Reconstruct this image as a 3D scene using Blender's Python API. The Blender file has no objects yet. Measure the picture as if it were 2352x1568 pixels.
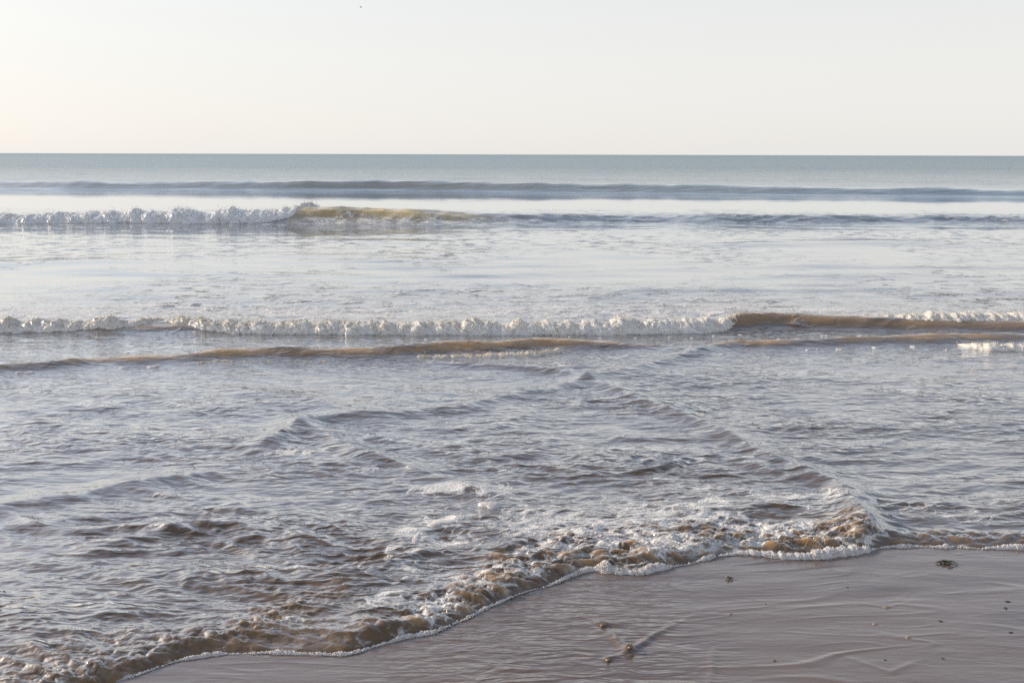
import bpy, math, random
import numpy as np
from mathutils import Matrix, Vector

random.seed(7)
rng = np.random.default_rng(7)
scene = bpy.context.scene
col = scene.collection
R = math.radians

# ------------------------------------------------------------------ camera
CAM_H = 1.6
PITCH = 10.63
ROLL = 0.155
cam_data = bpy.data.cameras.new("camera")
cam_data.lens = 35.0
cam_data.sensor_width = 36.0
cam_data.clip_start = 0.05
cam_data.clip_end = 60000.0
cam = bpy.data.objects.new("camera", cam_data)
col.objects.link(cam)
cam.matrix_world = (Matrix.Translation((0, 0, CAM_H)) @ Matrix.Rotation(R(90 - PITCH), 4, 'X')
                    @ Matrix.Rotation(R(ROLL), 4, 'Z'))
scene.camera = cam

# ------------------------------------------------------------------ world, sun, exposure
SUN_AZ = 68.0      # degrees to the left of the view direction (+Y)
SUN_EL = 21.0
world = bpy.data.worlds.new("World")
scene.world = world
world.use_nodes = True
wn = world.node_tree
wn.nodes.clear()
w_out = wn.nodes.new("ShaderNodeOutputWorld")
w_bg = wn.nodes.new("ShaderNodeBackground")
w_sky = wn.nodes.new("ShaderNodeTexSky")
w_sky.sky_type = 'NISHITA'
w_sky.sun_disc = False
w_sky.sun_elevation = R(SUN_EL)
w_sky.sun_rotation = R(-SUN_AZ)
w_sky.altitude = 0.0
w_sky.air_density = 1.0
w_sky.dust_density = 1.5
w_sky.ozone_density = 1.0
w_hsv = wn.nodes.new("ShaderNodeHueSaturation")
w_hsv.inputs["Saturation"].default_value = 0.85
w_bg.inputs["Strength"].default_value = 0.15
w_veil = wn.nodes.new("ShaderNodeMix")          # thin even haze over the whole sky
w_veil.data_type = 'RGBA'
w_tc = wn.nodes.new("ShaderNodeTexCoord"); w_sep = wn.nodes.new("ShaderNodeSeparateXYZ"); w_mr = wn.nodes.new("ShaderNodeMapRange")
w_mr.interpolation_type = 'SMOOTHSTEP'
for _i, _v in ((1, 0.03), (2, 0.52), (3, 0.88), (4, 0.12)):     # haze thins out with height, as air does
    w_mr.inputs[_i].default_value = _v
wn.links.new(w_tc.outputs["Generated"], w_sep.inputs[0]); wn.links.new(w_sep.outputs[2], w_mr.inputs[0])
wn.links.new(w_mr.outputs[0], w_veil.inputs[0])
w_veil.inputs[7].default_value = (4.72, 4.62, 4.50, 1)
wn.links.new(w_sky.outputs[0], w_hsv.inputs["Color"])
wn.links.new(w_hsv.outputs[0], w_veil.inputs[6])
wn.links.new(w_veil.outputs[2], w_bg.inputs["Color"])
wn.links.new(w_bg.outputs[0], w_out.inputs["Surface"])

sun_data = bpy.data.lights.new("sun", 'SUN')
sun_data.energy = 3.5
sun_data.angle = R(0.6)
sun_data.color = (1.0, 0.86, 0.68)
sun = bpy.data.objects.new("sun", sun_data)
col.objects.link(sun)
to_sun = Vector((-math.sin(R(SUN_AZ)) * math.cos(R(SUN_EL)), math.cos(R(SUN_AZ)) * math.cos(R(SUN_EL)), math.sin(R(SUN_EL))))
sun.rotation_euler = to_sun.to_track_quat('Z', 'Y').to_euler()
sun.location = (-20, 10, 20)

vs = scene.view_settings
vs.view_transform = 'Standard'
vs.look = 'None'
vs.gamma = 1.0
vs.use_curve_mapping = False
vs.exposure = 0.33
scene.render.engine = 'CYCLES'
scene.cycles.use_denoising = False
scene.cycles.max_bounces = 7
scene.cycles.diffuse_bounces = 5
scene.cycles.glossy_bounces = 3
scene.cycles.sample_clamp_indirect = 6.0

# ------------------------------------------------------------------ pixel -> place (photo measured at 2352 x 1568)
F = 35.0 / 36.0 * 2352.0
_M = np.array(cam.matrix_world.to_3x3())
def at(px, py, z=0.0):
    d = _M @ np.array([(px - 1176.0) / F, -(py - 784.0) / F, -1.0])
    t = (z - CAM_H) / d[2]
    return np.array([d[0] * t, d[1] * t])
def at_line(pts, z=0.0):
    return np.array([at(p[0], p[1], z) for p in pts])

# ------------------------------------------------------------------ noise
def _h(ix, iy, iz, seed):
    h = (ix.astype(np.int64) * 374761393 + iy.astype(np.int64) * 668265263 + iz * 2147483647 + seed * 974711) & 0xffffffff
    h = ((h ^ (h >> 13)) * 1274126177) & 0xffffffff
    h = ((h ^ (h >> 16)) * 2246822519) & 0xffffffff
    return ((h ^ (h >> 15)) & 0xffffff).astype(np.float32) / 16777215.0
def perlin(x, y, seed=0):
    x = np.asarray(x, dtype=np.float64); y = np.asarray(y, dtype=np.float64)
    ix = np.floor(x); iy = np.floor(y)
    fx = (x - ix).astype(np.float32); fy = (y - iy).astype(np.float32)
    ix = ix.astype(np.int64); iy = iy.astype(np.int64)
    u = fx * fx * fx * (fx * (fx * 6 - 15) + 10); v = fy * fy * fy * (fy * (fy * 6 - 15) + 10)
    def g(ox, oy):
        a = _h(ix + ox, iy + oy, 0, seed) * (2 * np.pi)
        return np.cos(a) * (fx - ox) + np.sin(a) * (fy - oy)
    a = g(0, 0); b = g(1, 0); c = g(0, 1); d = g(1, 1)
    return 1.5 * ((a + (b - a) * u) * (1 - v) + (c + (d - c) * u) * v)
def fbm(x, y, seed=0, octv=4):
    s = 0; a = 1.0
    for i in range(octv):
        s = s + a * perlin(x * 2 ** i, y * 2 ** i, seed + i * 17); a *= 0.5
    return s
def ridged(x, y, seed=0):
    return 1.0 - 2.2 * np.abs(perlin(x, y, seed))
def domes(x, y, seed=0, rmin=0.45, rmax=0.85):
    """rounded bumps: the highest of the domes scattered one to a cell"""
    ix = np.floor(x).astype(np.int64); iy = np.floor(y).astype(np.int64)
    best = np.zeros(np.shape(x), dtype=np.float32)
    for ox in (-1, 0, 1):
        for oy in (-1, 0, 1):
            jx = ix + ox; jy = iy + oy
            cx = jx + _h(jx, jy, 0, seed); cy = jy + _h(jx, jy, 1, seed)
            r = rmin + (rmax - rmin) * _h(jx, jy, 2, seed)
            q = 1.0 - ((x - cx) ** 2 + (y - cy) ** 2) / (r * r)
            best = np.maximum(best, np.sqrt(np.maximum(q, 0)) * r)
    return best
def domes3(p, seed=0):
    i = np.floor(p).astype(np.int64)
    best = np.zeros(len(p), dtype=np.float32)
    for ox in (-1, 0, 1):
        for oy in (-1, 0, 1):
            for oz in (-1, 0, 1):
                a = i[:, 0] + ox; b = i[:, 1] + oy; c = i[:, 2] + oz
                hx = _h(a + 57 * c, b - 31 * c, 0, seed); hy = _h(a + 57 * c, b - 31 * c, 1, seed)
                hz = _h(a + 57 * c, b - 31 * c, 2, seed)
                r = 0.5 + 0.45 * _h(a + 57 * c, b - 31 * c, 3, seed)
                q = 1 - ((p[:, 0] - a - hx) ** 2 + (p[:, 1] - b - hy) ** 2 + (p[:, 2] - c - hz) ** 2) / (r * r)
                best = np.maximum(best, np.sqrt(np.maximum(q, 0)) * r)
    return best
def sstep(a, b, x):
    t = np.clip((x - a) / (b - a), 0, 1)
    return t * t * (3 - 2 * t)

# ------------------------------------------------------------------ mesh and tag helpers
def make_mesh(name, verts, faces, mat, parent=None, attrs=None, normals=None, smooth=True):
    me = bpy.data.meshes.new(name)
    verts = np.ascontiguousarray(verts, dtype=np.float32); faces = np.ascontiguousarray(faces, dtype=np.int32)
    n, k = faces.shape
    me.vertices.add(len(verts)); me.vertices.foreach_set("co", verts.ravel())
    me.loops.add(n * k); me.loops.foreach_set("vertex_index", faces.ravel())
    me.polygons.add(n)
    me.polygons.foreach_set("loop_start", np.arange(n, dtype=np.int32) * k)
    if smooth:
        me.polygons.foreach_set("use_smooth", np.ones(n, dtype=bool))
    me.update(calc_edges=True)
    me.validate()
    for an, av in (attrs or {}).items():
        a = me.attributes.new(an, 'FLOAT', 'POINT')
        a.data.foreach_set("value", np.ascontiguousarray(av, dtype=np.float32))
    if normals is not None:
        me.normals_split_custom_set_from_vertices(np.ascontiguousarray(normals, dtype=np.float32))
    me.materials.append(mat)
    o = bpy.data.objects.new(name, me)
    col.objects.link(o)
    if parent is not None:
        o.parent = parent
        o.matrix_parent_inverse = parent.matrix_world.inverted()
    return o
def tag(o, label=None, cat=None, group=None, kind=None):
    for k, v in (("label", label), ("category", cat), ("group", group), ("kind", kind)):
        if v:
            o[k] = v
    return o
def empty(name, loc):
    o = bpy.data.objects.new(name, None)
    o.location = loc
    o.empty_display_size = 0.2
    col.objects.link(o)
    o.matrix_world = Matrix.Translation(loc)
    return o
def grid_faces(nr, nc):
    i = np.arange(nr * nc).reshape(nr, nc)
    return np.stack([i[:-1, :-1], i[:-1, 1:], i[1:, 1:], i[1:, :-1]], -1).reshape(-1, 4)

_t = (1 + 5 ** 0.5) / 2
ICO_V = np.array([(-1, _t, 0), (1, _t, 0), (-1, -_t, 0), (1, -_t, 0), (0, -1, _t), (0, 1, _t), (0, -1, -_t), (0, 1, -_t),
                  (_t, 0, -1), (_t, 0, 1), (-_t, 0, -1), (-_t, 0, 1)], dtype=np.float64)
ICO_V /= np.linalg.norm(ICO_V[0])
ICO_F = np.array([(0, 11, 5), (0, 5, 1), (0, 1, 7), (0, 7, 10), (0, 10, 11), (1, 5, 9), (5, 11, 4), (11, 10, 2), (10, 7, 6),
                  (7, 1, 8), (3, 9, 4), (3, 4, 2), (3, 2, 6), (3, 6, 8), (3, 8, 9), (4, 9, 5), (2, 4, 11), (6, 2, 10), (8, 6, 7), (9, 8, 1)])
def subdivide(v, f):
    v = [tuple(p) for p in v]; cache = {}; nf = []
    def mid(a, b):
        k = (min(a, b), max(a, b))
        if k not in cache:
            m = (np.array(v[a]) + np.array(v[b])) / 2; m /= np.linalg.norm(m)
            v.append(tuple(m)); cache[k] = len(v) - 1
        return cache[k]
    for a, b, c in f:
        ab, bc, ca = mid(a, b), mid(b, c), mid(c, a)
        nf += [(a, ab, ca), (b, bc, ab), (c, ca, bc), (ab, bc, ca)]
    return np.array(v), np.array(nf)
ICO2_V, ICO2_F = subdivide(ICO_V, ICO_F)
ICO3_V, ICO3_F = subdivide(ICO2_V, ICO2_F)
def ball_cloud(centres, radii, squash=None, v0=ICO_V, f0=ICO_F):
    """many little balls joined into one mesh: verts, faces"""
    n = len(centres)
    a = rng.random((n, 3)) * 2 * np.pi
    ca, sa = np.cos(a[:, 0]), np.sin(a[:, 0]); cb, sb = np.cos(a[:, 1]), np.sin(a[:, 1])
    Rm = np.zeros((n, 3, 3))
    Rm[:, 0, 0] = ca; Rm[:, 0, 1] = -sa * cb; Rm[:, 0, 2] = sa * sb
    Rm[:, 1, 0] = sa; Rm[:, 1, 1] = ca * cb; Rm[:, 1, 2] = -ca * sb
    Rm[:, 2, 1] = sb; Rm[:, 2, 2] = cb
    v = np.einsum('nij,kj->nki', Rm, v0) * np.asarray(radii)[:, None, None]
    if squash is not None:
        v = v * np.asarray(squash)[:, None, :]
    v = v + np.asarray(centres)[:, None, :]
    f = f0[None] + (np.arange(n) * len(v0))[:, None, None]
    return v.reshape(-1, 3), f.reshape(-1, 3)

# ------------------------------------------------------------------ materials
def new_mat(name):
    m = bpy.data.materials.new(name); m.use_nodes = True
    nt = m.node_tree; nt.nodes.clear()
    out = nt.nodes.new("ShaderNodeOutputMaterial")
    return m, nt, out
class NT:
    def __init__(s, nt): s.nt = nt
    def node(s, t, **kw):
        n = s.nt.nodes.new(t)
        for k, v in kw.items():
            if k in n.bl_rna.properties: setattr(n, k, v)
            else: n.inputs[k].default_value = v
        return n
    def set(s, sock, v):
        if hasattr(v, "is_output") or isinstance(v, bpy.types.NodeSocket): s.nt.links.new(v, sock)
        else: sock.default_value = v
    def math(s, op, a, b=0.0, c=None, clamp=False):
        n = s.nt.nodes.new("ShaderNodeMath"); n.operation = op; n.use_clamp = clamp
        s.set(n.inputs[0], a); s.set(n.inputs[1], b)
        if c is not None: s.set(n.inputs[2], c)
        return n.outputs[0]
    def mix(s, f, a, b):
        n = s.nt.nodes.new("ShaderNodeMix"); n.data_type = 'RGBA'
        s.set(n.inputs[0], f); s.set(n.inputs[6], a); s.set(n.inputs[7], b)
        return n.outputs[2]
    def attr(s, name):
        n = s.nt.nodes.new("ShaderNodeAttribute"); n.attribute_name = name
        return n.outputs["Fac"]
    def pos(s, sx=1, sy=1, sz=1, rz=0.0):
        g = s.nt.nodes.new("ShaderNodeNewGeometry")
        m = s.nt.nodes.new("ShaderNodeMapping"); m.vector_type = 'POINT'
        m.inputs["Rotation"].default_value = (0, 0, rz)
        m.inputs["Scale"].default_value = (sx, sy, sz)
        s.nt.links.new(g.outputs["Position"], m.inputs[0])
        return m.outputs[0]
    def noise(s, vec, scale=1.0, detail=3.0, rough=0.55, dist=0.0):
        n = s.nt.nodes.new("ShaderNodeTexNoise"); n.noise_dimensions = '3D'
        n.inputs["Scale"].default_value = scale; n.inputs["Detail"].default_value = detail
        n.inputs["Roughness"].default_value = rough; n.inputs["Distortion"].default_value = dist
        s.nt.links.new(vec, n.inputs["Vector"])
        return n.outputs["Fac"]
    def ramp(s, f, a, b):
        n = s.nt.nodes.new("ShaderNodeMapRange"); n.interpolation_type = 'SMOOTHSTEP'
        s.set(n.inputs[0], f)
        s.set(n.inputs[1], a); s.set(n.inputs[2], b)
        return n.outputs[0]

def wet_mix(N, nt, body, gloss_rough, normal, f0, power, scale=1.0):
    """body under a clear wet skin: reflection rises smoothly towards grazing view"""
    lw = nt.nodes.new("ShaderNodeLayerWeight"); lw.inputs["Blend"].default_value = 0.5
    nt.links.new(normal, lw.inputs["Normal"])
    f = N.math('POWER', lw.outputs["Facing"], power)
    f = N.math('ADD', f0, N.math('MULTIPLY', f, 1.0 - f0))
    f = N.math('MULTIPLY', f, scale, clamp=True)
    g = nt.nodes.new("ShaderNodeBsdfGlossy"); N.set(g.inputs["Roughness"], gloss_rough)
    g.inputs["Color"].default_value = (0.97, 0.985, 1.0, 1)
    nt.links.new(normal, g.inputs["Normal"])
    mx = nt.nodes.new("ShaderNodeMixShader")
    nt.links.new(f, mx.inputs[0]); nt.links.new(body, mx.inputs[1]); nt.links.new(g.outputs[0], mx.inputs[2])
    return mx.outputs[0]

def water_material():
    m, nt, out = new_mat("sea_water")
    N = NT(nt)
    chop = N.attr("chop"); far = N.attr("far"); silt = N.attr("silt"); foam = N.attr("foam"); fine = N.attr("fine"); mid = N.attr("mid")
    def crisp(n):      # ripple lines: sharp crests, round troughs
        return N.math('SUBTRACT', 1.0, N.math('ABSOLUTE', N.math('MULTIPLY_ADD', n, 4.0, -2.0)))
    # fine relief, heights in metres
    n_a = crisp(N.noise(N.pos(4.5, 13, 5, 0.10), 1.0, 2.0, 0.5, 0.25))
    n_b = crisp(N.noise(N.pos(11, 27, 11, -0.14), 1.0, 1.5, 0.5, 0.3))
    n_c = N.noise(N.pos(2.2, 6.0, 5, -0.08), 1.0, 3.0, 0.55)
    n_d = N.noise(N.pos(0.7, 2.2, 2, 0.06), 1.0, 4.0, 0.62)
    n_e = N.noise(N.pos(3.2, 4.6, 3, 0.1), 1.0, 3.0, 0.6, 0.3)
    n_far = N.noise(N.pos(0.30, 0.36, 1.0, 0.05), 1.0, 5.0, 0.62)
    h = N.math('MULTIPLY', N.math('ADD', N.math('MULTIPLY', n_a, 0.0075), N.math('MULTIPLY', n_b, 0.0021)), fine)
    h = N.math('ADD', h, N.math('MULTIPLY', N.math('MULTIPLY', N.math('ADD', N.math('MULTIPLY', n_c, 0.020), N.math('MULTIPLY', n_d, 0.10)), mid), chop))
    h = N.math('ADD', h, N.math('MULTIPLY', N.math('MULTIPLY', n_far, 0.85), far))
    h = N.math('ADD', h, N.math('MULTIPLY', N.math('MAXIMUM', N.math('SUBTRACT', n_e, 0.54), 0.0), N.math('MULTIPLY', N.attr("dash"), 0.16)))
    # foam: thin lacy veins and patches
    l1 = N.noise(N.pos(2.6, 5.0, 5, 0.2), 1.0, 4.0, 0.6, 0.6)
    l2 = N.noise(N.pos(4.5, 10, 8, -0.12), 1.0, 2.0, 0.5, 0.9)
    l3 = N.noise(N.pos(16, 30, 20, 0.15), 1.0, 2.0, 0.55, 0.4)
    v1 = N.math('SUBTRACT', 1.0, N.math('ABSOLUTE', N.math('MULTIPLY_ADD', l2, 7.0, -3.5)))
    v2 = N.math('SUBTRACT', 1.0, N.math('ABSOLUTE', N.math('MULTIPLY_ADD', l3, 6.0, -3.0)))
    vein = N.math('MAXIMUM', v1, N.math('MULTIPLY', v2, 0.75))
    area = N.math('ADD', N.math('MULTIPLY', N.math('SUBTRACT', l1, 0.5), 1.6), foam)      # where foam gathers
    bub = N.noise(N.pos(90, 120, 90, 0), 1.0, 2.0, 0.6)
    fm = N.ramp(N.math('ADD', vein, N.math('MULTIPLY_ADD', area, 1.6, -1.32)), 0.0, 0.55)
    fm = N.math('MULTIPLY', fm, N.ramp(foam, 0.02, 0.25))
    fm = N.math('MULTIPLY', fm, N.math('MULTIPLY_ADD', N.ramp(bub, 0.35, 0.6), 0.45, 0.5))
    h = N.math('ADD', h, N.math('MULTIPLY', fm, 0.004))
    bump = N.node("ShaderNodeBump"); bump.inputs["Strength"].default_value = 1.0; bump.inputs["Distance"].default_value = 1.0
    nt.links.new(h, bump.inputs["Height"])
    c = N.mix(silt, (0.028, 0.115, 0.155, 1), (0.120, 0.076, 0.045, 1))
    cg = N.mix(N.ramp(N.attr("depth"), 0.12, 0.22), (0.50, 0.325, 0.165, 1), (0.66, 0.50, 0.25, 1))  # silty tan, raised so the colour also carries backlight through thin water
    c = N.mix(N.attr("gold"), c, cg)
    p = N.node("ShaderNodeBsdfPrincipled")
    nt.links.new(c, p.inputs["Base Color"]); nt.links.new(bump.outputs[0], p.inputs["Normal"])
    p.inputs["Specular IOR Level"].default_value = 0.0; p.inputs["Roughness"].default_value = 1.0
    nt.links.new(N.math('MINIMUM', N.math('MULTIPLY', N.attr("gold"), 1.2), 1.0), p.inputs["Subsurface Weight"])
    nt.links.new(N.attr("depth"), p.inputs["Subsurface Scale"]); p.inputs["Subsurface Radius"].default_value = (1.0, 0.75, 0.42)
    skin = wet_mix(N, nt, p.outputs[0], N.math('ADD', 0.035, N.math('MULTIPLY', far, 0.12)), bump.outputs[0], 0.02, 1.80,
                   N.math('MULTIPLY', N.math('SUBTRACT', 0.97, N.math('MULTIPLY', far, 0.45)), N.math('MULTIPLY_ADD', N.attr("gold"), -0.6, 1.0)))
    d = N.node("ShaderNodeBsdfPrincipled")
    d.inputs["Base Color"].default_value = (0.80, 0.78, 0.76, 1); d.inputs["Roughness"].default_value = 0.6
    nt.links.new(bump.outputs[0], d.inputs["Normal"])
    mx = nt.nodes.new("ShaderNodeMixShader")
    nt.links.new(fm, mx.inputs[0]); nt.links.new(skin, mx.inputs[1]); nt.links.new(d.outputs[0], mx.inputs[2])
    nt.links.new(mx.outputs[0], out.inputs["Surface"])
    return m

def foam_material(name, white=(0.82, 0.81, 0.80), tan=(0.62, 0.50, 0.33), scale=60.0, wet=0.25, trans=0.22):
    m, nt, out = new_mat(name)
    N = NT(nt)
    n1 = N.noise(N.pos(1, 1, 1), scale, 4.0, 0.65)
    n2 = N.noise(N.pos(1, 1, 1), scale * 0.22, 3.0, 0.6)
    t = N.math('ADD', N.attr("tan"), N.math('MULTIPLY', N.math('SUBTRACT', n2, 0.5), 0.9), clamp=True)
    c = N.mix(t, (*white, 1), (*tan, 1))
    bump = N.node("ShaderNodeBump"); bump.inputs["Strength"].default_value = 0.35; bump.inputs["Distance"].default_value = 0.5 / scale
    nt.links.new(n1, bump.inputs["Height"])
    p = N.node("ShaderNodeBsdfPrincipled")
    nt.links.new(c, p.inputs["Base Color"]); p.inputs["Roughness"].default_value = wet; p.inputs["IOR"].default_value = 1.33
    nt.links.new(bump.outputs[0], p.inputs["Normal"])
    tr = N.node("ShaderNodeBsdfTranslucent"); nt.links.new(c, tr.inputs["Color"]); nt.links.new(bump.outputs[0], tr.inputs["Normal"])
    mx = nt.nodes.new("ShaderNodeMixShader"); mx.inputs[0].default_value = trans
    nt.links.new(p.outputs[0], mx.inputs[1]); nt.links.new(tr.outputs[0], mx.inputs[2])
    nt.links.new(mx.outputs[0], out.inputs["Surface"])
    return m

def sand_material():
    m, nt, out = new_mat("wet_sand")
    N = NT(nt)
    grain = N.noise(N.pos(1, 1, 1), 260.0, 2.0, 0.6)
    blot = N.noise(N.pos(0.8, 1.6, 1, 0.2), 1.1, 4.0, 0.55, 0.4)
    c = N.mix(N.ramp(blot, 0.35, 0.7), (0.168, 0.120, 0.094, 1), (0.120, 0.084, 0.070, 1))
    c = N.mix(N.math('MULTIPLY', N.ramp(grain, 0.5, 0.75), 0.35), c, (0.20, 0.155, 0.125, 1))
    rip = N.noise(N.pos(6, 24, 9, 0.16), 1.0, 2.0, 0.5, 0.8)
    rip2 = N.noise(N.pos(18, 50, 20, -0.15), 1.0, 1.0, 0.5)
    h = N.math('ADD', N.math('MULTIPLY', N.math('MULTIPLY', rip, 0.010), N.attr("flow")),
               N.math('MULTIPLY', rip2, N.math('ADD', 0.0003, N.math('MULTIPLY', N.attr("flow"), 0.0022))))
    h = N.math('ADD', h, N.math('MULTIPLY', grain, 0.00006))
    bump = N.node("ShaderNodeBump"); bump.inputs["Strength"].default_value = 1.0; bump.inputs["Distance"].default_value = 1.0
    nt.links.new(h, bump.inputs["Height"])
    p = N.node("ShaderNodeBsdfDiffuse")
    nt.links.new(c, p.inputs["Color"]); nt.links.new(bump.outputs[0], p.inputs["Normal"])
    nt.links.new(wet_mix(N, nt, p.outputs[0], 0.16, bump.outputs[0], 0.03, 2.6, 0.85), out.inputs["Surface"])
    return m

def plain_material(name, c1, c2, scale=80.0, rough=0.4):
    m, nt, out = new_mat(name)
    N = NT(nt)
    n = N.noise(N.pos(1, 1, 1), scale, 4.0, 0.6)
    p = N.node("ShaderNodeBsdfPrincipled")
    nt.links.new(N.mix(N.ramp(n, 0.35, 0.65), (*c1, 1), (*c2, 1)), p.inputs["Base Color"])
    p.inputs["Roughness"].default_value = rough
    b = N.node("ShaderNodeBump"); b.inputs["Strength"].default_value = 0.5; b.inputs["Distance"].default_value = 0.2 / scale
    nt.links.new(n, b.inputs["Height"]); nt.links.new(b.outputs[0], p.inputs["Normal"])
    nt.links.new(p.outputs[0], out.inputs["Surface"])
    return m

M_WATER = water_material()
M_SAND = sand_material()
M_FOAM_FAR = foam_material("breaker_foam_far", (0.95, 0.95, 0.95), (0.70, 0.60, 0.44), 14.0)
M_FOAM = foam_material("breaker_foam", (0.95, 0.935, 0.91), (0.68, 0.56, 0.39), 45.0)
M_LIP = foam_material("shore_foam", (0.80, 0.77, 0.76), (0.50, 0.40, 0.32), 160.0, 0.35, 0.25)

# ------------------------------------------------------------------ waterline on the beach
SHORE_PX = [(-900, 1790), (-400, 1690), (0, 1632), (180, 1592), (300, 1553), (400, 1520), (520, 1500), (640, 1503), (760, 1505), (840, 1493), (900, 1475), (1030, 1442),
            (1100, 1407), (1150, 1382), (1200, 1362), (1270, 1344), (1330, 1312), (1370, 1306), (1410, 1316), (1450, 1322), (1480, 1315), (1560, 1299),
            (1630, 1281), (1680, 1276), (1720, 1268), (1780, 1279), (1850, 1284), (1940, 1274), (2010, 1263), (2030, 1257),
            (2100, 1256), (2180, 1258), (2250, 1260), (2352, 1260), (2600, 1250), (3200, 1235)]
_sh = at_line(SHORE_PX)
_order = np.argsort(_sh[:, 0]); _sh = _sh[_order]
def shore_y(x):
    x = np.asarray(x, dtype=np.float64)
    y = np.interp(x, _sh[:, 0], _sh[:, 1])
    for dx in (-0.045, 0.045):
        y = y + np.interp(x + dx, _sh[:, 0], _sh[:, 1])
    y = y / 3
    y = np.where(x < _sh[0, 0], _sh[0, 1] + 0.35 * (x - _sh[0, 0]), y)
    return y + 0.012 * perlin(x * 6.3, x * 0 + 3.1, 91) + 0.006 * perlin(x * 17.0, x * 0 + 1.7, 92)
def sand_z(x, y):
    d = y - shore_y(x)
    return np.where(d > 0, -0.035 * d, -0.012 * d)

# ------------------------------------------------------------------ ridges across the shallow water
def ridge(X, Y, pts_px, width, z0=0.0):
    """pts_px: (px, py, amplitude). Gaussian ridge along the line; width (seaward, landward) in m"""
    P = at_line(pts_px, z0); A = np.array([p[2] for p in pts_px])
    wmax = max(width)
    sel = (X > P[:, 0].min() - 4 * wmax) & (X < P[:, 0].max() + 4 * wmax) & (Y > P[:, 1].min() - 4 * wmax) & (Y < P[:, 1].max() + 4 * wmax)
    out = np.zeros_like(X)
    x = X[sel]; y = Y[sel]
    wob = 0.35 * wmax
    x = x + wob * perlin(x / wmax * 0.22, y / wmax * 0.22, 301); y = y + wob * perlin(x / wmax * 0.22, y / wmax * 0.22, 302)
    best = np.full(x.shape, 1e9); amp = np.zeros(x.shape); side = np.zeros(x.shape)
    for i in range(len(P) - 1):
        a, b = P[i], P[i + 1]
        e = b - a; L2 = e @ e
        t = ((x - a[0]) * e[0] + (y - a[1]) * e[1]) / L2
        tc = np.clip(t, 0, 1)
        dx = x - a[0] - tc * e[0]; dy = y - a[1] - tc * e[1]
        d2 = dx * dx + dy * dy
        m = d2 < best
        best = np.where(m, d2, best)
        amp = np.where(m, A[i] + (A[i + 1] - A[i]) * tc, amp)
        side = np.where(m, dy, side)
    w = np.where(side > 0, width[0], width[1])
    out[sel] = amp * (0.45 * np.exp(-best / (w * w)) + 0.55 * np.exp(-(best / (w * w)) ** 0.62 * 1.3))
    return out

def crest_line(pts, z):
    P = np.array([np.append(at(p[0], p[1], z), p[2:]) for p in pts])
    o = np.argsort(P[:, 0])
    return P[o]

# far swell, far breaker, middle breaker: (px, py of crest, crest height)
def crest_height(pts):
    """pts: (px, py of crest, distance): the height that the crest has there"""
    out = []
    for px, py, d in pts:
        q = _M @ np.array([(px - 1176.0) / F, -(py - 784.0) / F, -1.0])
        t = d / q[1]
        out.append((q[0] * t, d, CAM_H + q[2] * t))
    return np.array(out)
SWELL = crest_height([(-900, 414, 48.), (0, 416, 46.3), (300, 418, 45.8), (600, 417, 45.4), (900, 415, 45.1), (1200, 420, 44.2), (1600, 425, 43.0), (2000, 431, 41.6), (2352, 436, 40.4), (3300, 450, 37.5)])
FARB = crest_height([(-900, 493, 23.2), (0, 490, 23.3), (300, 486, 23.3), (500, 484, 23.4), (720, 480, 23.4), (790, 478, 23.4), (900, 482, 23.4), (1000, 487, 23.6), (1120, 493, 23.8), (1300, 495, 24.), (1600, 494, 24.2), (2000, 496, 24.3), (2352, 499, 24.3), (3300, 505, 24.2)])
MIDB = crest_line([(-900, 738, .085), (0, 738, .085), (200, 736, .085), (360, 735, .075), (520, 735, .08), (900, 736, .085), (1300, 735, .085), (1600, 731, .10), (1690, 724, .135), (1760, 723, .125), (1900, 727, .105), (2100, 731, .09), (2352, 733, .085), (3300, 736, .08)], 0.11)
def soft(x, C, k, r):
    """linear table read softly over a window r"""
    s_ = 0
    for o in (-1, -.5, 0, .5, 1):
        s_ = s_ + np.interp(x + o * r, C[:, 0], C[:, k])
    return s_ / 5

def crest_wave(X, Y, C, wf, wb, seed, wob, pw=2.4):
    """shore-parallel wave: steep landward face wf, long back wb"""
    yc = soft(X, C, 1, wob * 4) + wob * perlin(X / (wob * 14), X * 0 + 0.5, seed)
    A = soft(X, C, 2, wob * 3) * (1 + 0.10 * perlin(X / (wob * 9), X * 0 + 5.5, seed + 1))
    u = Y - yc
    f = np.where(u < 0, np.exp(-np.abs(u / wf) ** pw), np.exp(-np.abs(u / wb) ** 1.7))
    return A * f, u

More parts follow.
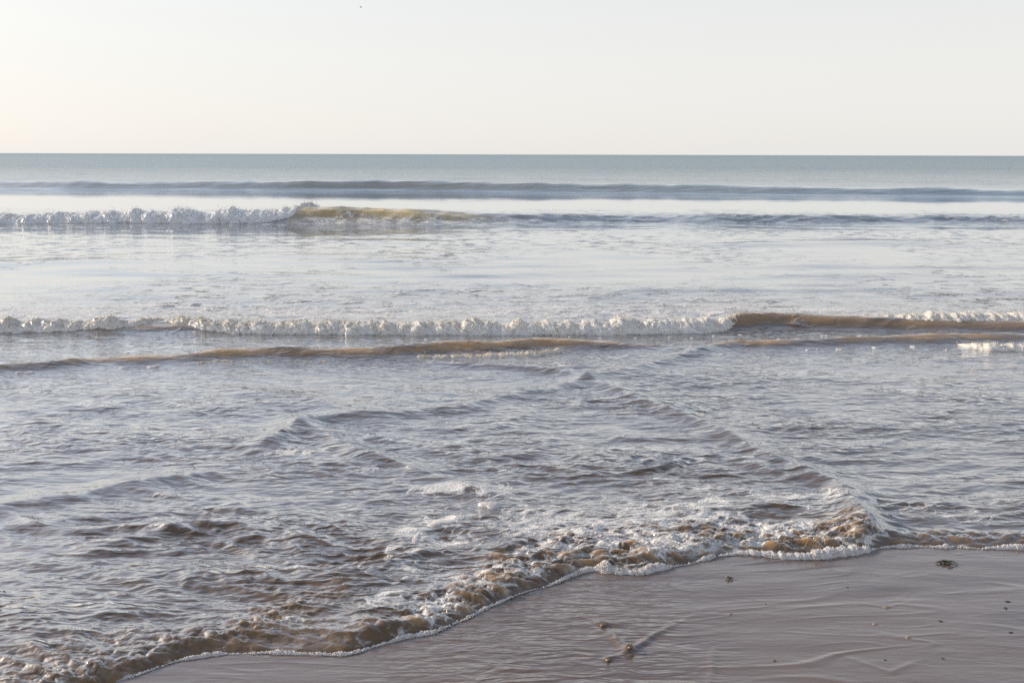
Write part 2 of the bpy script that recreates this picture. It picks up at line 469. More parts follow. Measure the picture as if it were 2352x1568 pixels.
# low slanting waves and the crossing wavelets in the shallows
LOW_LEFT = [(-300, 890, .045), (0, 858, .055), (180, 845, .06), (330, 838, .062), (500, 828, .068), (700, 826, .062), (930, 820, .066), (1100, 810, .07), (1290, 800, .078), (1400, 801, .06), (1500, 804, .03), (1600, 812, .0)]
LOW_RIGHT = [(1560, 822, .0), (1620, 808, .035), (1700, 799, .06), (1900, 796, .055), (2100, 792, .06), (2200, 787, .072), (2352, 788, .075), (2700, 780, .06)]
CROSS = [
    ([(560, 1050, .0), (620, 1025, .035), (690, 985, .046), (730, 975, .042), (800, 970, .03), (900, 962, .03), (1050, 945, .02), (1180, 918, .03), (1270, 900, .03), (1345, 878, .038), (1430, 862, .03), (1520, 838, .03), (1620, 815, .03)], (.13, .10)),
    ([(900, 825, .0), (1000, 840, .018), (1120, 848, .026), (1240, 858, .032), (1345, 876, .03), (1420, 905, .03), (1520, 945, .028), (1640, 990, .026), (1730, 1040, .026), (1820, 1075, .03), (1900, 1115, .035), (1950, 1160, .042), (1980, 1205, .045), (1996, 1240, .03)], (.12, .08)),
    ([(640, 960, .0), (700, 985, .03), (760, 1020, .028), (850, 1060, .025), (960, 1095, .022), (1080, 1130, .018), (1180, 1160, .0)], (.10, .08)),
    ([(420, 880, .0), (560, 905, .015), (700, 925, .018), (820, 960, .012), (900, 990, .0)], (.12, .09)),
    ([(0, 1178, .02), (200, 1150, .026), (330, 1120, .026), (480, 1092, .024), (600, 1085, .0)], (.13, .09)),
    ([(150, 1290, .0), (280, 1262, .018), (400, 1232, .026), (520, 1222, .028), (600, 1232, .012), (650, 1240, .0)], (.10, .07)),
    ([(450, 1255, .0), (550, 1243, .014), (640, 1245, .014), (720, 1258, .014), (800, 1275, .0)], (.07, .05)),
    ([(-100, 1240, .014), (60, 1215, .016), (200, 1200, .012), (300, 1185, .0)], (.10, .07)),
    ([(0, 990, .012), (150, 985, .014), (330, 1000, .012), (480, 1010, .0)], (.12, .09)),
    ([(1420, 1040, .0), (1560, 1050, .012), (1700, 1070, .018), (1830, 1110, .014), (1880, 1130, .0)], (.09, .06)),
    ([(960, 1135, .0), (1040, 1128, .02), (1110, 1140, .012), (1160, 1150, .0)], (.06, .05)),
]
# tumbling lines near the beach
TUMBLE = [
    ([(240, 1590, .022), (330, 1540, .034), (430, 1500, .026), (540, 1462, .026), (660, 1415, .018), (760, 1375, .018), (850, 1325, .012), (900, 1270, .006), (905, 1210, .0)], (.10, .08)),
    ([(520, 1478, .006), (620, 1455, .014), (700, 1425, .016), (760, 1400, .010), (840, 1360, .004)], (.05, .04)),
]

# ------------------------------------------------------------------ the sea sheet
def sea_rows():
    pys = np.concatenate([np.linspace(1760, 1590, 26, endpoint=False), np.linspace(1590, 1180, 270, endpoint=False), np.linspace(1180, 780, 200, endpoint=False),
                          np.linspace(780, 700, 70, endpoint=False), np.linspace(700, 530, 70, endpoint=False), np.linspace(530, 470, 60, endpoint=False),
                          np.linspace(470, 400, 70, endpoint=False), np.linspace(400, 372, 22)])
    D = np.array([at(1176, p)[1] for p in pys])
    far = np.geomspace(D[-1] * 1.06, 40000, 30)
    # crests hide their own backs from here: fill rows there so the sheet stays sound from elsewhere
    extra = np.concatenate([np.linspace(43.5, 51, 26), np.linspace(22.6, 26.5, 22), np.linspace(8.8, 10.2, 26)])
    return np.unique(np.concatenate([D, far, extra]))
rows = sea_rows()
tx = np.concatenate([np.tan(np.radians(np.linspace(-80, -37, 16, endpoint=False))), np.linspace(np.tan(R(-37)), np.tan(R(37)), 1060), np.tan(np.radians(np.linspace(37, 80, 17)[1:]))])
NR, NC = len(rows), len(tx)
Y = np.repeat(rows[:, None], NC, 1)
X = Y * tx[None, :]
Dd = Y

chop_tab = [(2.0, .9), (4.0, .85), (6.0, .75), (7.2, .55), (8.3, .38), (8.8, .40), (9.2, .8), (10.0, .95), (11.5, .65), (14.0, .45), (18, .30), (22, .28), (23.5, .6), (25, .30), (28, .12), (35, .12), (38.5, .5), (44, .5), (60, .8), (40000, .8)]
chop = np.interp(Dd, [c[0] for c in chop_tab], [c[1] for c in chop_tab])
patch = 1 + 0.75 * fbm(X / (0.18 * Dd + 0.6), np.log(Dd) * 7.0, 41, 3)
chop = np.clip(chop * np.clip(patch, 0.25, 2.0), 0.05, 1.6)
far_a = np.interp(Dd, [0, 9, 12, 20, 24, 27, 41, 43, 46, 60, 120, 1000], [0, 0, .05, .05, .10, .05, .05, .30, .40, .7, .9, 1.0])
fine = np.interp(Dd, [0, 4.5, 7.0, 8.6, 10, 13, 20], [1.0, .95, .75, .45, .35, .12, 0])
mid_a = np.interp(Dd, [0, 6.5, 9, 12, 26, 30, 40, 46, 60], [.25, .30, .28, .2, .2, .10, .10, .5, .3])
far_a = np.interp(Dd, [0, 40, 44, 48, 60, 120, 1000], [0, 0, .15, .25, .45, .8, 1.0])
silt = np.interp(Dd, [0, 10, 22, 30, 44, 70, 200], [1, .95, .78, .55, .25, .08, 0])

Z = np.zeros_like(X)
h1, u1 = crest_wave(X, Y, SWELL, 0.85, 3.6, 11, 0.5, 3.0)
h2, u2 = crest_wave(X, Y, FARB, 0.50, 1.7, 12, 0.35)
h3, u3 = crest_wave(X, Y, MIDB, 0.13, 0.60, 13, 0.10)
fz2 = sstep(at(740, 500)[0], at(640, 500)[0], X)                      # where foam has taken over the crest
fz3 = sstep(at(1700, 750)[0], at(1640, 750)[0], X)
h2 = h2 * (1 - 0.6 * fz2); h3 = h3 * (1 - 0.40 * fz3)
Z += h1 + h2 + h3
lv = np.clip(0.92 + 0.45 * perlin(X * 0.9, Y * 0.5, 181) + 0.3 * perlin(X * 2.6, Y * 1.2, 182), 0.45, 1.4)
l4 = ridge(X, Y, LOW_LEFT, (.20, .09)) * 1.1 * lv; l5 = ridge(X, Y, LOW_RIGHT, (.20, .085)) * (0.4 + 0.6 * lv)
Z += l4 + l5
for pts, w in CROSS:
    Z += 1.05 * ridge(X, Y, pts, w) * np.clip(0.95 + 0.4 * perlin(X * 2.3, Y * 2.3, 196), 0.5, 1.3)
# ridged chop, crests mostly along the shore, turned a little near the left
near = sstep(13, 8, Dd)
wx = X + 0.10 * perlin(X * 1.7, Y * 1.7, 61); wy = Y + 0.10 * perlin(X * 1.7, Y * 1.7, 62)
ang = 0.20 * np.tanh(-X / 1.5)
lx = wx * np.cos(ang) - wy * np.sin(ang); ly = wx * np.sin(ang) + wy * np.cos(ang)
shallow = sstep(7.0, 3.5, Dd)
Z += near * chop * (0.0095 * ridged(lx * 0.7, ly * 2.6, 71) + 0.0092 * ridged(lx * 1.6, ly * 6.0, 72)
                    + 0.0058 * ridged(lx * 3.6 + 3, ly * 10.5, 73) * (0.6 + 0.6 * shallow) + 0.0022 * ridged(lx * 10, ly * 21.0, 74) * shallow)
midz = sstep(9.5, 12, Dd) * sstep(40, 24, Dd)
Z += midz * chop * (0.030 * ridged(X * 0.25, Y * 0.9, 75) + 0.012 * ridged(X * 0.8, Y * 1.8, 76))
Z += np.exp(-((u1 - 0.2) / 0.9) ** 2) * (0.05 * perlin(X * 0.5, Y * 0.8, 175) + 0.03 * perlin(X * 1.4, Y * 1.6, 176))
Z += np.exp(-((u2 + 0.3) / 0.7) ** 2) * (1 - fz2) * (0.035 * perlin(X * 0.7, Y * 1.6, 178) + 0.022 * ridged(X * 1.6, Y * 3.0, 179))
Z += sstep(46, 60, Dd) * (0.06 * perlin(X * 0.05, Y * 0.12, 77) + 0.05 * perlin(X * 0.14, Y * 0.35, 78)) * sstep(900, 200, Dd)
# small ripple lines further out
for pts, w in [([(-200, 616, .03), (0, 612, .035), (200, 606, .03), (420, 604, .0)], (.5, .25)), ([(1560, 566, .0), (1750, 562, .035), (2050, 560, .04), (2352, 566, .03)], (.7, .35)),
               ([(1300, 672, .0), (1480, 674, .028), (1700, 672, .034), (1950, 668, .026), (2250, 675, .02), (2352, 672, .0)], (.35, .18)),
               ([(700, 560, .0), (900, 556, .025), (1100, 560, .0)], (.6, .3)), ([(-100, 578, .02), (60, 580, .02), (160, 578, .0)], (.5, .3))]:
    Z += ridge(X, Y, pts, w)

# foam density on the water, 0..1
foam = np.zeros_like(X)
def dab(px, py, rx, ry, s, rot=0.0):
    c = at(px, py)
    x = X - c[0]; y = Y - c[1]
    xr = x * math.cos(rot) + y * math.sin(rot); yr = -x * math.sin(rot) + y * math.cos(rot)
    np.maximum(foam, s * np.exp(-(xr / rx) ** 2 - (yr / ry) ** 2), out=foam)
# behind the middle breaker
foam = np.maximum(foam, 0.66 * np.exp(-((u3 - 0.9) / 0.8) ** 2) * (u3 > -0.3))
foam = np.maximum(foam, 0.44 * sstep(0, .5, u3) * sstep(5.0, 1.0, u3))
foam = np.maximum(foam, 0.30 * sstep(1.2, 2.0, X) * sstep(0, .5, u3) * sstep(5.0, 1.5, u3))
# foam lace on and under the far breaker
right2 = sstep(at(700, 500)[0], at(800, 500)[0], X) * sstep(at(1500, 500)[0], at(1100, 500)[0], X)
foam = np.maximum(foam, 0.62 * right2 * np.exp(-((u2 + 0.65) / 0.4) ** 2))
foam = np.maximum(foam, 0.35 * np.exp(-((u2 + 0.9) / 0.5) ** 2))
foam = np.maximum(foam, 0.42 * sstep(at(1000, 500)[0], at(1300, 500)[0], X) * np.exp(-(u2 / 0.7) ** 2))
# shallows
for a in [(350, 703, .5, .10, .9), (440, 700, .25, .06, .85), (900, 705, .3, .06, .7), (1100, 1150, .25, .2, .65), (1010, 1205, .18, .10, .75), (940, 1240, .10, .30, .65), (900, 1290, .08, .2, .55),
          (1000, 1260, .35, .3, .5), (1300, 1200, .8, .35, .55), (1500, 1180, .5, .3, .6), (1600, 1215, .6, .2, .7), (1800, 1225, .45, .13, .7), (1930, 1210, .15, .12, .5), (1450, 1240, .4, .14, .75), (1700, 1150, .7, .3, .5),
          (900, 1385, .25, .12, .6), (980, 1340, .3, .14, .55), (2150, 1190, .6, .16, .45), (2300, 1160, .4, .14, .45), (700, 1050, .35, .08, .6), (900, 1090, .4, .1, .5), (1040, 1140, .3, .1, .7), (560, 1430, .3, .2, .3),
          (400, 1180, 1.5, .6, .22), (1100, 900, 2.0, .9, .15), (300, 1000, 1.5, .8, .18)]:
    dab(*a)

# bands by the beach
dsh = Y - shore_y(X)
band_pos = (X - at(900, 1420)[0])
band = sstep(at(780, 1450)[0], at(1000, 1430)[0], X) * sstep(at(2120, 1260)[0], at(1990, 1260)[0], X)
bw = np.interp(X, [at(900, 1420)[0], at(1150, 1340)[0], at(1500, 1260)[0], at(1990, 1240)[0]], [.34, .55, .60, .42])
bulb = band * sstep(0.0, 0.05, dsh) * sstep(1.0, 0.35, dsh / bw)
right_b = sstep(at(2020, 1260)[0], at(2080, 1260)[0], X)
bulb = np.maximum(bulb, 0.55 * right_b * sstep(0, 0.03, dsh) * sstep(.22, .08, dsh))
left_b = sstep(at(1000, 1430)[0], at(840, 1430)[0], X)
bulb = np.maximum(bulb, 0.28 * left_b * sstep(0, 0.03, dsh) * sstep(.32, .10, dsh))
tum = np.zeros_like(X)
for pts, w in TUMBLE:
    t_ = ridge(X, Y, pts, w); tum = np.maximum(tum, t_); Z += 0.25 * t_
tumf = np.clip(tum / 0.022, 0, 1.2)
corner = sstep(at(600, 1440)[0], at(150, 1540)[0], X) * sstep(.55, .15, dsh) * sstep(-.02, .05, dsh)
rough = np.maximum(np.maximum(bulb, 0.35 * tumf), 0.15 * corner)
ss = near * (Dd < 6)
bx = wx * 1.0 + 0.6 * wy; by = wy
d1 = domes(bx * 17.0, by * 27.0, 81, .3, .85); d2 = domes(bx * 33.0 + .5, by * 48.0, 82); d3 = domes(bx * 62.0, by * 85, 83)
Z += ss * rough * (0.021 * d1 + 0.010 * d2 * (0.4 + d1) + 0.0045 * d3)
rough2 = np.maximum(np.maximum(left_b * sstep(0, .03, dsh) * sstep(.34, .12, dsh), tumf), corner) * ss
rough2 = rough2 * np.clip(0.7 + 0.9 * perlin(X * 3.1, Y * 4.0, 197), 0.15, 1.4)
Z += rough2 * (0.0028 * d2 + 0.0026 * d3 + 0.0036 * ridged(bx * 10, by * 24, 198))
gold = np.clip(ss * rough * (0.02 + 1.5 * d1 * d1) * np.clip(0.5 + 1.3 * perlin(X * 9, Y * 14, 195), 0.08, 1), 0, 1) * 0.8  # golden dome tops: sun glowing through the bulbs, put into the colour
gold = np.maximum(gold, 0.8 * sstep(0.018, 0.042, np.maximum(l4, l5)) * np.clip(0.62 + 0.8 * fbm(X * 1.6, Y * 6, 193, 3), 0.15, 1))
gold = np.maximum(gold, 0.34 * rough2 * d2)
gold = np.maximum(gold, 0.16 * sstep(-1.7, -0.9, u1) * sstep(0.3, -0.2, u1) * sstep(at(2300, 430)[0], at(1300, 430)[0], X))
silt = np.maximum(silt, 0.50 * np.exp(-((u1 + 0.6) / 1.5) ** 2))
mid_a = np.where(Dd > 33, 0.08 + 0.25 * sstep(-6, -3, u1) * sstep(0, -1, u1) + 0.5 * sstep(-1.6, -0.6, u1) * sstep(14, 4, u1) + 0.22 * sstep(4, 14, u1), mid_a)
far_a = far_a * sstep(-0.6, 1.5, u1)
gold = np.maximum(gold, 0.58 * np.exp(-((u3 + 0.05) / 0.11) ** 2) * sstep(0.01, .05, h3) * np.clip(0.8 + 0.7 * fbm(X * 1.3, Y * 5, 199, 3), 0.2, 1))
goldx = sstep(at(690, 500)[0], at(740, 500)[0], X) * sstep(at(1250, 500)[0], at(950, 500)[0], X)
gold = np.maximum(gold, np.clip(0.75 + 0.6 * fbm(X * 0.9, Y * 2.5, 194, 3), 0.25, 1) * goldx * np.exp(-((u2 + 0.25) / 0.4) ** 2))
foam *= np.where(ss > 0, 1 - 0.25 * np.clip(d1, 0, 1) * rough, 1)
foam = np.maximum(foam, 0.62 * (Dd < 6) * sstep(-.01, .02, dsh) * np.exp(-np.maximum(dsh, 0) / 0.10) * (0.6 + 0.8 * perlin(X * 4, Y * 4, 95)))
foam = np.maximum(foam, 0.50 * bulb)
foam = np.maximum(foam, 0.34 * rough2)
# water thins out to its edge on the sand
edge = np.where(dsh > 0, 1 - np.exp(-np.maximum(dsh, 0) / 0.06), 0)
lift = 0.013 * edge
Z = np.where(dsh > 0, lift + Z * (0.25 * sstep(0, .02, dsh) + 0.75 * sstep(0.0, 0.09, dsh)) - 0.0, -0.004 + 0.15 * np.minimum(dsh, 0))
dash = np.interp(Dd, [0, 7.5, 9.2, 10, 13, 17, 22, 26, 30], [0, .1, .9, 1.0, .8, .6, .5, .5, 0]) * np.clip(0.5 + 1.1 * fbm(X / 2.2, Y / 4.0, 191, 3), 0.1, 1.6)
fine = fine * np.clip(patch, .45, 1.5) * (0.5 + 0.5 * sstep(0, .3, dsh))
chop = chop * (0.55 + 0.45 * sstep(0, .3, dsh)) * (1 + 0.5 * rough * ss)

# normals of the whole sheet, so that the cut-out waves meet the sea without a seam
dRx = np.gradient(X, axis=0); dRy = np.gradient(Y, axis=0); dRz = np.gradient(Z, axis=0)
dCx = np.gradient(X, axis=1); dCz = np.gradient(Z, axis=1)
Nx = 0 * dRy - dCz * dRy; Ny = dCz * dRx - dCx * dRz; Nz = dCx * dRy
nl = np.sqrt(Nx ** 2 + Ny ** 2 + Nz ** 2)
NRM = np.stack([Nx / nl, Ny / nl, Nz / nl], -1).reshape(-1, 3)
V = np.stack([X, Y, Z], -1).reshape(-1, 3)
FACES = grid_faces(NR, NC)
ATT = {"chop": chop.ravel(), "far": far_a.ravel(), "silt": silt.ravel(), "foam": foam.ravel(), "gold": gold.ravel(), "fine": fine.ravel(), "mid": mid_a.ravel(), "dash": dash.ravel(), "depth": (0.011 * Dd).ravel()}

owner = np.zeros((NR, NC), dtype=np.int8)
owner[(u1 > -2.0) & (u1 < 3.5)] = 1
owner[(u2 > -1.0) & (u2 < 1.6)] = 2
owner[(u3 > -0.30) & (u3 < 0.55)] = 3
owner[l4 > 0.012] = 4
owner[(l5 > 0.012) & (owner == 0)] = 5
f_owner = owner.ravel()[FACES].min(1)
keep = ~(dsh.ravel()[FACES].max(1) < -0.10)
def sea_piece(k, name, parent=None):
    f = FACES[(f_owner == k) & keep]
    ids, inv = np.unique(f, return_inverse=True)
    return make_mesh(name, V[ids], inv.reshape(f.shape), M_WATER, parent, {a: v[ids] for a, v in ATT.items()}, NRM[ids])
sea = sea_piece(0, "sea")
tag(sea, kind="structure")

def wave_thing(name, px, py, label, cat, k):
    p = at(px, py)
    e = empty(name, (p[0], p[1], 0.0))
    tag(e, label, cat, "waves rolling in")
    sea_piece(k, "wave_face", e)
    return e
w_swell = wave_thing("swell_wave", 1176, 430, "long smooth dark green swell, the farthest wave below the horizon", "wave", 1)
w_far = wave_thing("breaking_wave", 720, 500, "far breaking wave with bluish white foam on its left and olive face beside", "wave", 2)
w_mid = wave_thing("breaking_wave", 1176, 750, "middle breaking wave, a white foam roll across nearly the whole picture", "wave", 3)
w_low = wave_thing("low_wave", 700, 830, "low tan wave slanting up from the left edge, in front of the middle foam roll", "wave", 4)
w_low2 = wave_thing("low_wave", 2000, 800, "low brown wave on the right dotted with foam flecks and breaking at its right end", "wave", 5)

# ------------------------------------------------------------------ the beach
def sand_sheet():
    xs = np.concatenate([np.linspace(-60, -3.2, 24, endpoint=False), np.linspace(-3.2, 3.9, 760), np.linspace(3.9, 60, 25)[1:]])
    ys = np.concatenate([np.linspace(-40, 2.3, 24, endpoint=False), np.linspace(2.3, 5.0, 520), np.linspace(5.0, 60, 24)[1:]])
    Xs, Ys = np.meshgrid(xs, ys)
    Zs = sand_z(Xs, Ys)
    fine = sstep(2.2, 2.5, Ys) * sstep(5.0, 4.8, Ys)
    # flowing film: fan-shaped, slightly bent lines
    cx = Xs + 0.25 * perlin(Xs * 0.9, Ys * 0.9, 120); cy = Ys + 0.12 * perlin(Xs * 0.8, Ys * 0.8, 121)
    calm = sstep(at(1400, 1480)[0], at(1750, 1480)[0], Xs) + sstep(at(1050, 1500)[0], at(700, 1540)[0], Xs)
    flow = np.clip(1 - 0.85 * calm, 0.1, 1)
    Zs += fine * (0.0022 * perlin(cx * 1.6, cy * 5.0, 122) + 0.0014 * perlin(cx * 3.2, cy * 10, 123))
    lines = np.maximum(ridged(cx * 1.3, cy * 7.0, 124) - 0.72, 0) * np.clip(perlin(cx * 2.1, cy * 3.3, 125) + 0.1, 0, 1)
    Zs += fine * 0.013 * lines
    lines2 = np.maximum(ridged(cx * 2.6, cy * 15.0, 126) - 0.75, 0) * np.clip(perlin(cx * 2.7, cy * 4.1, 127), 0, 1)
    Zs += fine * 0.010 * lines2
    # wakes round stones, a runnel edge
    for k_, (pts, w) in enumerate([([(1340, 1432, .0), (1395, 1460, .006), (1425, 1482, .010), (1441, 1497, .012)], (.011, .014)), ([(1370, 1432, .0), (1386, 1438, .007), (1420, 1436, .004), (1480, 1420, .0)], (.014, .02)),
                   ([(1443, 1500, .011), (1475, 1482, .008), (1500, 1462, .006), (1560, 1430, .002), (1620, 1405, .0)], (.010, .014)),
                   ([(1395, 1518, .008), (1420, 1512, .004), (1450, 1500, .003)], (.010, .012)), ([(1290, 1400, .0), (1340, 1425, .003), (1390, 1440, .004)], (.012, .016)),
                   ([(1644, 1488, .0), (1640, 1500, .006), (1636, 1540, .007), (1632, 1600, .006)], (.012, .010)),
                   ([(1880, 1490, .0), (1960, 1520, .003), (2040, 1548, .005), (2048, 1550, .006), (2080, 1535, .004), (2130, 1515, .0)], (.010, .012)),
                   ([(1945, 1385, .0), (2010, 1393, .004), (2035, 1398, .005), (2060, 1392, .003), (2110, 1380, .0)], (.007, .009)),
                   ([(1430, 1455, .0), (1700, 1400, .002), (1900, 1395, .003), (2060, 1380, .002), (2352, 1390, .0)], (.015, .02))]):
        Zs += (1.15 if k_ < 5 else 0.4) * ridge(Xs, Ys, pts, w)
    v = np.stack([Xs, Ys, Zs], -1).reshape(-1, 3)
    o = make_mesh("beach_sand", v, grid_faces(*Xs.shape), M_SAND, None, {"flow": flow.ravel()})
    return tag(o, kind="structure"), (xs, ys, Zs)
sand, _sg = sand_sheet()
def sand_at(x, y):
    xs, ys, Zs = _sg
    i = min(np.searchsorted(ys, y), len(ys) - 1); j = min(np.searchsorted(xs, x), len(xs) - 1)
    return float(Zs[i, j])
def sea_at(x, y):
    i = min(np.searchsorted(rows, y), NR - 1); j = min(np.searchsorted(tx, x / max(y, .1)), NC - 1)
    return float(Z[i, j])
def sea_at_v(x, y):
    i = np.clip(np.searchsorted(rows, y), 0, NR - 1); j = np.clip(np.searchsorted(tx, x / y), 0, NC - 1)
    return Z[i, j]

# ------------------------------------------------------------------ breaking foam
def foam_roll(parent, pts, step, nt_, cells, mat, seed, spray_n, spray_r, lean=1.0):
    """pts: (px, py of the foam's foot, height, depth, tan 0..1). A lumpy roll of foam with flying drops"""
    P = np.array([np.append(at(p[0], p[1], 0.01), p[2:]) for p in pts]); P = P[np.argsort(P[:, 0])]
    n = int((P[-1, 0] - P[0, 0]) / step)
    xs = np.linspace(P[0, 0], P[-1, 0], n)
    Hh = np.interp(xs, P[:, 0], P[:, 2]) * (0.95 + 0.45 * perlin(xs / (cells * 3.5), xs * 0, seed + 3) + 0.28 * perlin(xs / (cells * 1.6), xs * 0, seed) + 0.15 * perlin(xs / cells * 1.3, xs * 0 + 2, seed + 1))
    Hh = Hh * np.where(xs * 0 + np.max(P[:, 2]) > 0.08, 0.84, 1.0)
    De = np.interp(xs, P[:, 0], P[:, 3])
    tn = np.interp(xs, P[:, 0], P[:, 4])
    yb = np.interp(xs, P[:, 0], P[:, 1]) + 0.16 * De * perlin(xs / (cells * 3), xs * 0 + 7, seed + 2) * (De > 1e-4)
    ph = np.linspace(R(-25), R(190), nt_)
    X_ = np.repeat(xs[:, None], nt_, 1); c = np.cos(ph)[None]; s = np.sin(ph)[None]
    prof = np.sign(s) * np.abs(s) ** 0.85
    Y_ = yb[:, None] + De[:, None] * (0.5 - 0.5 * c * lean)
    zb = sea_at_v(xs, yb) * 0.5
    Z_ = zb[:, None] + Hh[:, None] * prof
    p = np.stack([X_, Y_, Z_], -1).reshape(-1, 3)
    nrm = np.stack([np.zeros_like(X_), -c * np.ones_like(X_), s * np.ones_like(X_)], -1).reshape(-1, 3)
    hh = np.repeat(Hh[:, None], nt_, 1).ravel()
    taper = np.clip(hh / (np.max(P[:, 2]) * 0.5), 0, 1)
    q = p + 0.3 * cells * np.stack([perlin(p[:, 0] / cells, p[:, 2] / cells + p[:, 1] / cells, seed + 5), perlin(p[:, 1] / cells + p[:, 0] / cells * .5, p[:, 2] / cells, seed + 6), 0 * p[:, 0]], -1)
    b1 = domes3(q / cells, seed + 10); b2 = domes3(q / (cells * 0.42), seed + 11)
    def torn(c_, sd):      # ragged froth: sharp outward fringes
        return 0.5 + 0.5 * ridged(q[:, 0] / c_ + 0.9 * q[:, 2] / c_, 0.8 * q[:, 1] / c_ - 1.1 * q[:, 2] / c_, sd)
    b3 = 0.6 * torn(cells * 0.5, seed + 12) + 0.4 * torn(cells * 0.22, seed + 13)
    soft_ = 0.5 + 0.9 * perlin(q[:, 0] / (cells * 4), q[:, 2] / (cells * 3) + q[:, 1] / (cells * 4), seed + 14)
    disp = cells * (0.40 * (b1 - 0.4) * np.clip(soft_ + 0.3, 0.2, 1.3) + 0.18 * (b2 - 0.4) + 0.42 * (b3 - 0.5))
    p = p + nrm * (disp * taper)[:, None]
    p[:, 0] += 0.35 * cells * taper * perlin(p[:, 1] / cells * 1.7, p[:, 2] / cells * 1.7 + p[:, 0] / cells, seed + 20)
    top = np.repeat(np.clip(s, 0, 1), n, 0).ravel()
    tan_v = np.clip(np.repeat(tn[:, None], nt_, 1).ravel() * (0.35 + 0.9 * top) - 0.35 * (b2 - 0.3), 0, 1)
    f = grid_faces(n, nt_)[:, ::-1]
    o = make_mesh("foam_crest", p, f, mat, parent, {"tan": tan_v})
    # drops and clots thrown from the roll
    w = np.clip(hh, 0, None) * np.clip(np.repeat((s + 0.25), n, 0).ravel(), 0.02, 1); w /= w.sum()
    k = rng.choice(len(p), spray_n, p=w)
    off = np.abs(rng.normal(0, 1, spray_n)) ** 1.5
    cpos = p[k] + nrm[k] * (off * spray_r * 1.6)[:, None] + rng.normal(0, spray_r * 0.8, (spray_n, 3))
    cpos[:, 2] += rng.exponential(spray_r * 0.9, spray_n) * (nrm[k, 2] > 0.3)
    rad = spray_r * (0.25 + 0.75 * rng.random(spray_n) ** 2) * np.clip(1.3 - 0.35 * off, 0.25, 1)
    rad = rad * np.where(rng.random(spray_n) < 0.6, 0.55, 1.0)
    v2, f2 = ball_cloud(cpos, rad)
    tv = np.repeat(np.clip(tan_v[k] - 0.15, 0, 1), len(ICO_V))
    sp = make_mesh("spray", v2, f2, mat, parent, {"tan": tv})
    tag(sp, kind="stuff")
    return o

foam_roll(w_far, [(-700, 516, .19, 1.0, .1), (0, 516, .21, 1.0, .10), (150, 516, .24, 1.0, .10), (300, 516, .28, 1.0, .08), (450, 516, .31, 1.0, .06), (600, 515, .32, 1.0, .12), (680, 513, .30, .9, .25), (730, 508, .20, .6, .4), (770, 500, .09, .4, .5), (810, 492, .02, .3, .6)],
          0.022, 48, 0.15, M_FOAM_FAR, 500, 11000, 0.017)
foam_roll(w_far, [(690, 487, .02, .2, .3), (730, 484, .07, .3, .4), (780, 482, .06, .3, .4), (830, 484, .03, .25, .5), (900, 486, .012, .2, .6), (980, 489, .0, .1, .6)], 0.022, 20, 0.07, M_FOAM_FAR, 520, 500, 0.014)
foam_roll(w_mid, [(-700, 768, .09, .26, .4), (0, 768, .10, .28, .40), (120, 767, .10, .28, .42), (250, 765, .095, .26, .45), (320, 760, .07, .22, .5), (372, 750, .04, .16, .55), (400, 746, .01, .1, .6)],
          0.009, 44, 0.064, M_FOAM, 540, 4000, 0.007)
foam_roll(w_mid, [(360, 748, .02, .10, .5), (395, 755, .07, .18, .5), (450, 762, .085, .22, .45), (520, 767, .10, .26, .42), (700, 769, .105, .28, .40), (900, 770, .11, .30, .38), (1100, 771, .11, .30, .36), (1300, 771, .115, .30, .32), (1500, 769, .12, .30, .28), (1600, 767, .125, .28, .25), (1650, 763, .11, .24, .3), (1685, 757, .08, .18, .4), (1712, 749, .05, .14, .55), (1745, 741, .025, .10, .65), (1790, 735, .0, .06, .7)],
          0.009, 44, 0.064, M_FOAM, 560, 10000, 0.007)
foam_roll(w_mid, [(1670, 731, .0, .06, .7), (1700, 730, .03, .12, .6), (1740, 731, .034, .13, .65), (1800, 735, .03, .12, .65), (1900, 741, .035, .14, .6), (2000, 748, .05, .17, .5), (2100, 756, .09, .22, .42), (2200, 759, .115, .26, .34), (2352, 758, .11, .26, .36), (2800, 757, .085, .22, .4)],
          0.009, 32, 0.05, M_FOAM, 580, 2800, 0.0065)
foam_roll(w_low, [(900, 828, .0, .04, .8), (960, 826, .014, .07, .8), (1100, 822, .02, .09, .75), (1230, 820, .03, .10, .7), (1285, 812, .03, .09, .7), (1310, 806, .0, .04, .8)], 0.008, 20, 0.03, M_FOAM, 600, 900, 0.0045)
foam_roll(w_low, [(380, 842, .0, .03, .8), (440, 840, .01, .05, .8), (500, 836, .018, .06, .75), (540, 834, .008, .05, .8), (620, 834, .008, .04, .9), (760, 832, .006, .04, .9), (900, 828, .0, .03, .9)], 0.008, 16, 0.025, M_FOAM, 620, 400, 0.004)
foam_roll(w_low2, [(2190, 792, .0, .04, .6), (2220, 798, .025, .09, .5), (2270, 806, .045, .12, .45), (2352, 808, .05, .13, .42), (2700, 806, .05, .13, .45)], 0.008, 24, 0.035, M_FOAM, 640, 1500, 0.0055)

